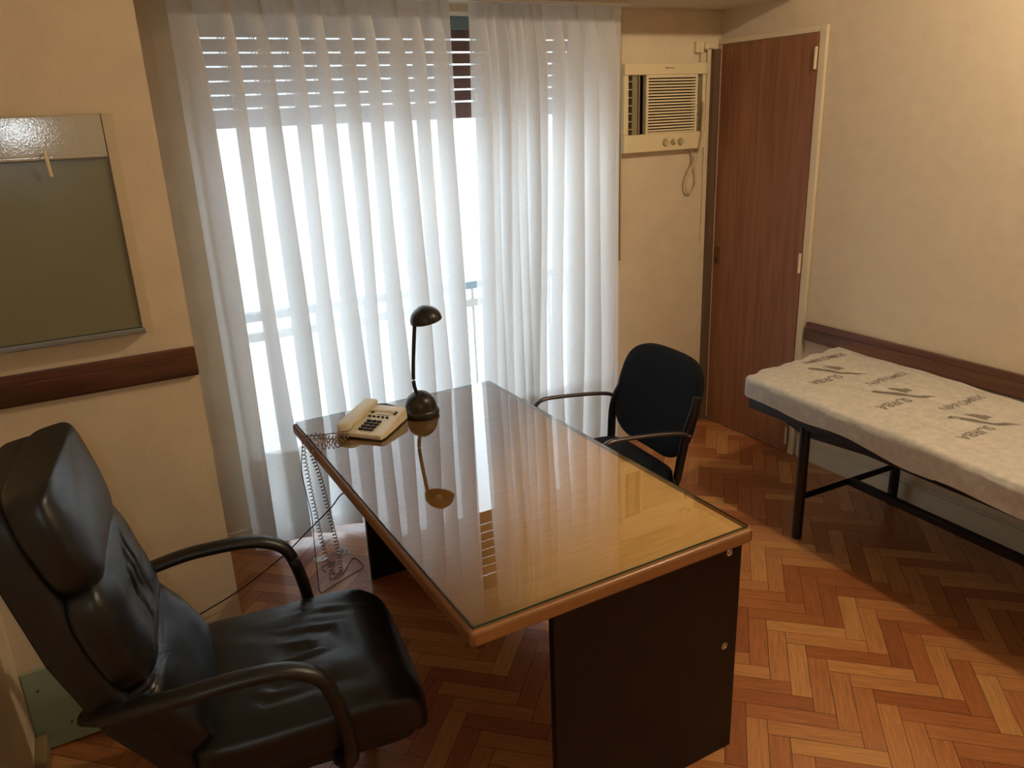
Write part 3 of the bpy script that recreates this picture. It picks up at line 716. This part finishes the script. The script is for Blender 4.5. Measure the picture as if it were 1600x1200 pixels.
# stitched piping along pad edges
# arms: flattened loops
for sgn in (1, -1):
    pts = [(-.385, .215 * sgn, .625), (-.32, .275 * sgn, .652), (-.20, .300 * sgn, .670), (-.10, .302 * sgn, .675), (-.01, .302 * sgn, .670), (.05, .302 * sgn, .650), (.088, .302 * sgn, .615), (.110, .302 * sgn, .550), (.124, .302 * sgn, .47), (.130, .300 * sgn, .40), (.125, .285 * sgn, .362), (.11, .25 * sgn, .350)]
    b = MB(); b.tube(smooth_path(pts, 7), .024, 18, .017, up=(-.3, 0, 1) if True else None)
    # keep the flat side across the chair
    b.build('armrest', plain('dark_arm_plastic', (20, 19, 16), .38, bump=.15, bscale=400), ec, smooth='all')
# tilt mechanism, column and five-star base
b = MB(); b.box(-.09, .09, -.07, .07, .285, .335); b.build('tilt_mechanism', M_black, ec, bevel=.01)
b = MB(); b.lathe([(.025, .10), (.025, .20), (.016, .20), (.016, .30)], seg=20); b.build('gas_column', M_black, ec, smooth=True)
for i in range(5):
    a = 2 * pi * i / 5 + .6
    b = MB(); b.tube([(.02 * cos(a), .02 * sin(a), .115), (.16 * cos(a), .16 * sin(a), .095), (.29 * cos(a), .29 * sin(a), .072)], .022, 12, .014); lg = b.build('base_leg', M_black, ec, smooth=True)
    b = MB(); b.lathe([(.0001, -.02), (.022, -.018), (.026, -.008), (.026, .008), (.022, .018), (.0001, .02)], (0, 0, 0), 20, 'Y', ); 
    o = b.build('caster', M_black, lg, smooth=True); o.location = (.29 * cos(a), .29 * sin(a), .0265); o.rotation_euler = (0, 0, a * 1.7)

# ------------------------------------------------------------------ visitor chair
gc = empty('visitor_chair', (1.70, 2.35, 0), 'black fabric visitor chair with thin metal armrests on the far side of the desk', 'chair', rz=R(-4))
def gb_fn(p):
    # p.x vertical, p.y lateral, p.z thickness
    h = p.x / .185; z = .675 + p.x
    wid = 1 - .16 * max(0, -h) ** 2 - .04 * max(0, h)
    y = p.y * wid
    x = .225 + .29 * (z - .675) - .030 * (1 - (y / .25) ** 2) * -1 * 1.0
    return Vector((x - .01 + p.z * -1, y, z + .01 * h))
b = MB(); b.squad(.185, .258, .026, .5, .50, lambda p: gb_fn(p) + Vector((0, -.012, 0)), 96, 33); b.build('backrest', M_fabric, gc, smooth='all')
b = MB(); b.squad(.235, .235, .034, .45, .35, lambda p: Vector((p.x - .045, p.y * (1 - .08 * (p.x < 0) * abs(p.x) / .23), p.z + .432 - .010 * max(0, -p.x - .12) / .1)), 96, 25); b.build('seat', M_fabric, gc, smooth='all')
b = MB()
for sgn in (1, -1):
    P = smooth_path([(.222 if sgn < 0 else .262, (.262 * sgn - .006) if sgn < 0 else .205, .765), (.214 if sgn < 0 else .245, (.262 * sgn - .006) if sgn < 0 else .215, .73), (.185, .252 * sgn if sgn < 0 else .243, .60), (.165, .236 * sgn, .44), (.155, .236 * sgn, .40), (.19, .236 * sgn, .20), (.235, .236 * sgn, .012)], 7)
    bb = MB(); bb.tube(P, .012, 12, .019, up=(-1, 0, .2)); bb.build('rear_leg', M_black, gc, smooth='all')
    bb = MB(); bb.tube(smooth_path([(-.165, .236 * sgn, .39), (-.215, .236 * sgn, .20), (-.26, .236 * sgn, .012)], 6), .012, 12, .017, up=(-1, 0, .2)); bb.build('front_leg', M_black, gc, smooth='all')
    bb = MB(); bb.tube(smooth_path([(.205, .255 * sgn, .605), (.16, .258 * sgn, .630), (.05, .258 * sgn, .648), (-.10, .258 * sgn, .662), (-.158, .258 * sgn, .660), (-.188, .258 * sgn, .635), (-.200, .258 * sgn, .58), (-.19, .256 * sgn, .50), (-.165, .250 * sgn, .40)], 7), .011, 14, .008, up=(-.2, 0, 1)); bb.build('armrest', plain('satin_grey_metal', (92, 84, 84), .3, .8), gc, smooth='all')
    for z, x in ((.745, .218), (.618, .190)):
        bb = MB(); bb.lathe([(.0001, 0), (.006, 0), (.0055, .004), (.0001, .005)], (0, 0, 0), 12, 'Y'); o = bb.build('bolt', M_chrome, gc, smooth=True); o.location = (x, sgn * ((.274 if sgn < 0 else .225) if z > .7 else .268), z)
        if sgn < 0: o.scale = (1, -1, 1)
    bb = MB(); bb.tube([(.158, .236 * sgn, .392), (-.165, .236 * sgn, .385)], .011, 10); bb.build('side_rail', M_black, gc, smooth=True)
for x in (.13, -.14):
    bb = MB(); bb.tube([(x, -.236, .386), (x, .236, .386)], .010, 10); bb.build('cross_rail', M_black, gc, smooth=True)

# ------------------------------------------------------------------ treatment couch
tc_ = empty('examination_couch', (2.765, 1.478, 0), 'examination couch on black steel legs against the right wall', 'examination couch', rz=R(-2.2))
b = MB(); b.squad(.335, .955, .038, .3, .12, lambda p: Vector((p.x, p.y - .038, p.z + .592)), 64, 13); b.build('mattress', plain('brown_vinyl', (60, 40, 30), .5), tc_, smooth='all')
def rbar(name, x0, y0, z0, x1, y1, z1, r=.02, sq=True):
    b = MB()
    if sq: b.tube([(x0, y0, z0), (x1, y1, z1)], r * 1.3, 4, up=(0, 0, 1) if abs(z1 - z0) < .1 else (0, 1, 0))
    else: b.tube([(x0, y0, z0), (x1, y1, z1)], r, 20, up=(0, 1, 0))
    return b.build(name, M_black, tc_, bevel=.002 if sq else 0, smooth=not sq)
b = MB(); b.box(-.315, -.280, -.93, .885, .505, .551); b.build('side_rail', M_black, tc_, bevel=.003)
b = MB(); b.box(.280, .315, -.93, .885, .505, .551); b.build('side_rail', M_black, tc_, bevel=.003)
for y in (-.91, .868, .57, -.57):
    b = MB(); b.box(-.28, .28, y - .017, y + .017, .508, .550); b.build('cross_rail', M_black, tc_, bevel=.002)
for y in (.57, -.57):
    for x in (-.298, .298):
        b = MB(); b.tube([(x, y, 0.0), (x, y, .512)], .0215, 20, up=(0, 1, 0)); b.build('leg', M_black, tc_, smooth=True)
    b = MB(); b.tube([(-.298, y, .190), (.298, y, .190)], .016, 4); b.build('lower_stretcher', M_black, tc_)
b = MB(); b.box(-.015, .015, -.57, .57, .176, .206); b.build('long_stretcher', M_black, tc_, bevel=.002)
# plywood underside wedge between head end and legs
b = MB(); b.prism([(.88, .545), (.57, .470), (.20, .505), (.20, .545)], -.300, -.285, lambda v: Vector((v.z, v.x, v.y))); b.build('apron', M_black, tc_)

# sheet drawn over the mattress
sh_ = empty('disposable_sheet', (2.766, 1.440, 0), 'creased off-white disposable sheet with grey lettering, stretched over the examination couch', 'sheet', rz=R(-2.2))
hw, hl, rad = .348, .985, .022
def sheet(u, v):
    skirt = .082
    s = (u * 2 - 1) * (hw + skirt); t = (v * 2 - 1) * (hl + skirt)
    def ax(q, h):
        e = abs(q) - (h - rad)
        if e <= 0: return q, 0.
        arc = rad * pi / 2
        if e < arc: a = e / rad; return math.copysign(h - rad + rad * sin(a), q), rad * (1 - cos(a))
        return math.copysign(h, q), rad + (e - arc)
    x, dx = ax(s, hw); y, dy = ax(t, hl)
    rc = .05
    # round the plan corners
    cx, cy = abs(x) - (hw - rc), abs(y) - (hl - rc)
    if cx > 0 and cy > 0:
        d = math.hypot(cx, cy)
        m = max(cx, cy)
        if d > 0: x = math.copysign(hw - rc + cx * m / d, x); y = math.copysign(hl - rc + cy * m / d, y)
    z = .640 - max(dx, dy)
    # creases
    nz = noise.noise(Vector((x * 7, y * 3.2, 1))) * .006 + noise.noise(Vector((x * 22, y * 9, 5))) * .0035
    edge = min(1, max(0, (hl - abs(y)) / .1))
    z += nz * (1 if dx < .03 else .4)
    z -= .012 * (1 - edge) * max(0, sin(x * 40)) * .6
    if dx > rad: x += math.copysign(.006 * noise.noise(Vector((y * 6, z * 10, 2))) + .0, x); z += .012 * noise.noise(Vector((y * 4, 0, 9))) * (dx / .08) + (.004 if y < 0 else 0)
    if y > 0 and dy > 0: y += .010 * sin(x * 55) * min(1, dy / .02) + .012 * noise.noise(Vector((x * 12, 2, 2)))
    z += .016 * (y / hl)
    if y > .7: y += .045 * (x / hw) * (y - .7) / .28
    if dx > rad and y < .45: z -= .32 * (dx - rad) * min(1, (.45 - y) / .6)
    return Vector((x, y, z))
b = MB(); b.grid(130, 260, sheet); b.build('sheet_cloth', M_sheet, sh_, smooth='all')
def sheet_z(x, y):
    nz = noise.noise(Vector((x * 7, y * 3.2, 1))) * .006 + noise.noise(Vector((x * 22, y * 9, 5))) * .0035
    return .640 + nz + .016 * (y / hl)
shi = (Matrix.Translation(sh_.location) @ Matrix.Rotation(sh_.rotation_euler.z, 4, 'Z')).inverted()
def drape(me):
    bm = bmesh.new(); bm.from_mesh(me); bmesh.ops.triangulate(bm, faces=bm.faces)
    bmesh.ops.subdivide_edges(bm, edges=[e for e in bm.edges if e.calc_length() > .012], cuts=2)
    for v in bm.verts:
        q = shi @ v.co; q.z = sheet_z(q.x, q.y) + .0008 ; v.co = q
    bm.to_mesh(me); bm.free()
    me.update()
M_print = plain('grey_sheet_print', (126, 117, 108), .85, mottled=.35, mscale=160)
for i in range(4):
    dy = -.335 * i; dx = -.01 * i
    o = text_mesh('NIPROMEX', .052, M_print, 'printed_word', sh_, Matrix.Translation((2.925 + dx, 2.345 + dy, 0)), 0, .0004); drape(o.data)
    o = text_mesh('SURBA', .060, M_print, 'printed_word', sh_, Matrix.Translation((2.695 + dx, 2.150 + dy, 0)) @ Matrix.Rotation(pi, 4, 'Z'), 0, .0008); drape(o.data)
    b = MB()
    ox_, oy_ = 2.79 + dx, 2.19 + dy
    # bird-like emblem: a long wing, a short barred wing, a tail
    for poly in ([(-.055, .095), (-.030, .100), (.020, .030), (.045, -.035), (.030, -.045), (-.005, .010)],
                 [(.030, .085), (.050, .075), (.060, .020), (.050, .000)], [(.055, .078), (.072, .060), (.075, .015), (.062, .010)], [(.078, .055), (.092, .035), (.090, .012), (.078, .010)],
                 [(.040, -.020), (.075, -.045), (.110, -.085), (.060, -.062), (.030, -.045)]):
        # fine strips so the emblem follows the creases
        cxm = sum(p[0] for p in poly) / len(poly); cym = sum(p[1] for p in poly) / len(poly)
        vs = [(ox_ + x, oy_ + y, 0) for x, y in poly]; b.add(vs + [(ox_ + cxm, oy_ + cym, 0)], [(k_, (k_ + 1) % len(poly), len(poly)) for k_ in range(len(poly))])
    o = b.build('printed_emblem', M_print, sh_); drape(o.data)

# ------------------------------------------------------------------ ceiling lamp (above the frame)
cl = empty('ceiling_lamp', (LAMP[0], LAMP[1], ZC), 'round ceiling lamp with warm opal dome above the couch', 'ceiling lamp')
b = MB(); b.lathe([(.0001, 0), (.13, 0), (.13, -.02), (.0001, -.02)], seg=40); b.build('base_plate', M_white, cl, smooth=True)
b = MB(); b.lathe([(.12, -.02), (.115, -.032), (.09, -.042), (.05, -.047), (.0001, -.048)], seg=40); b.build('opal_dome', M_lampglow, cl, smooth=True)
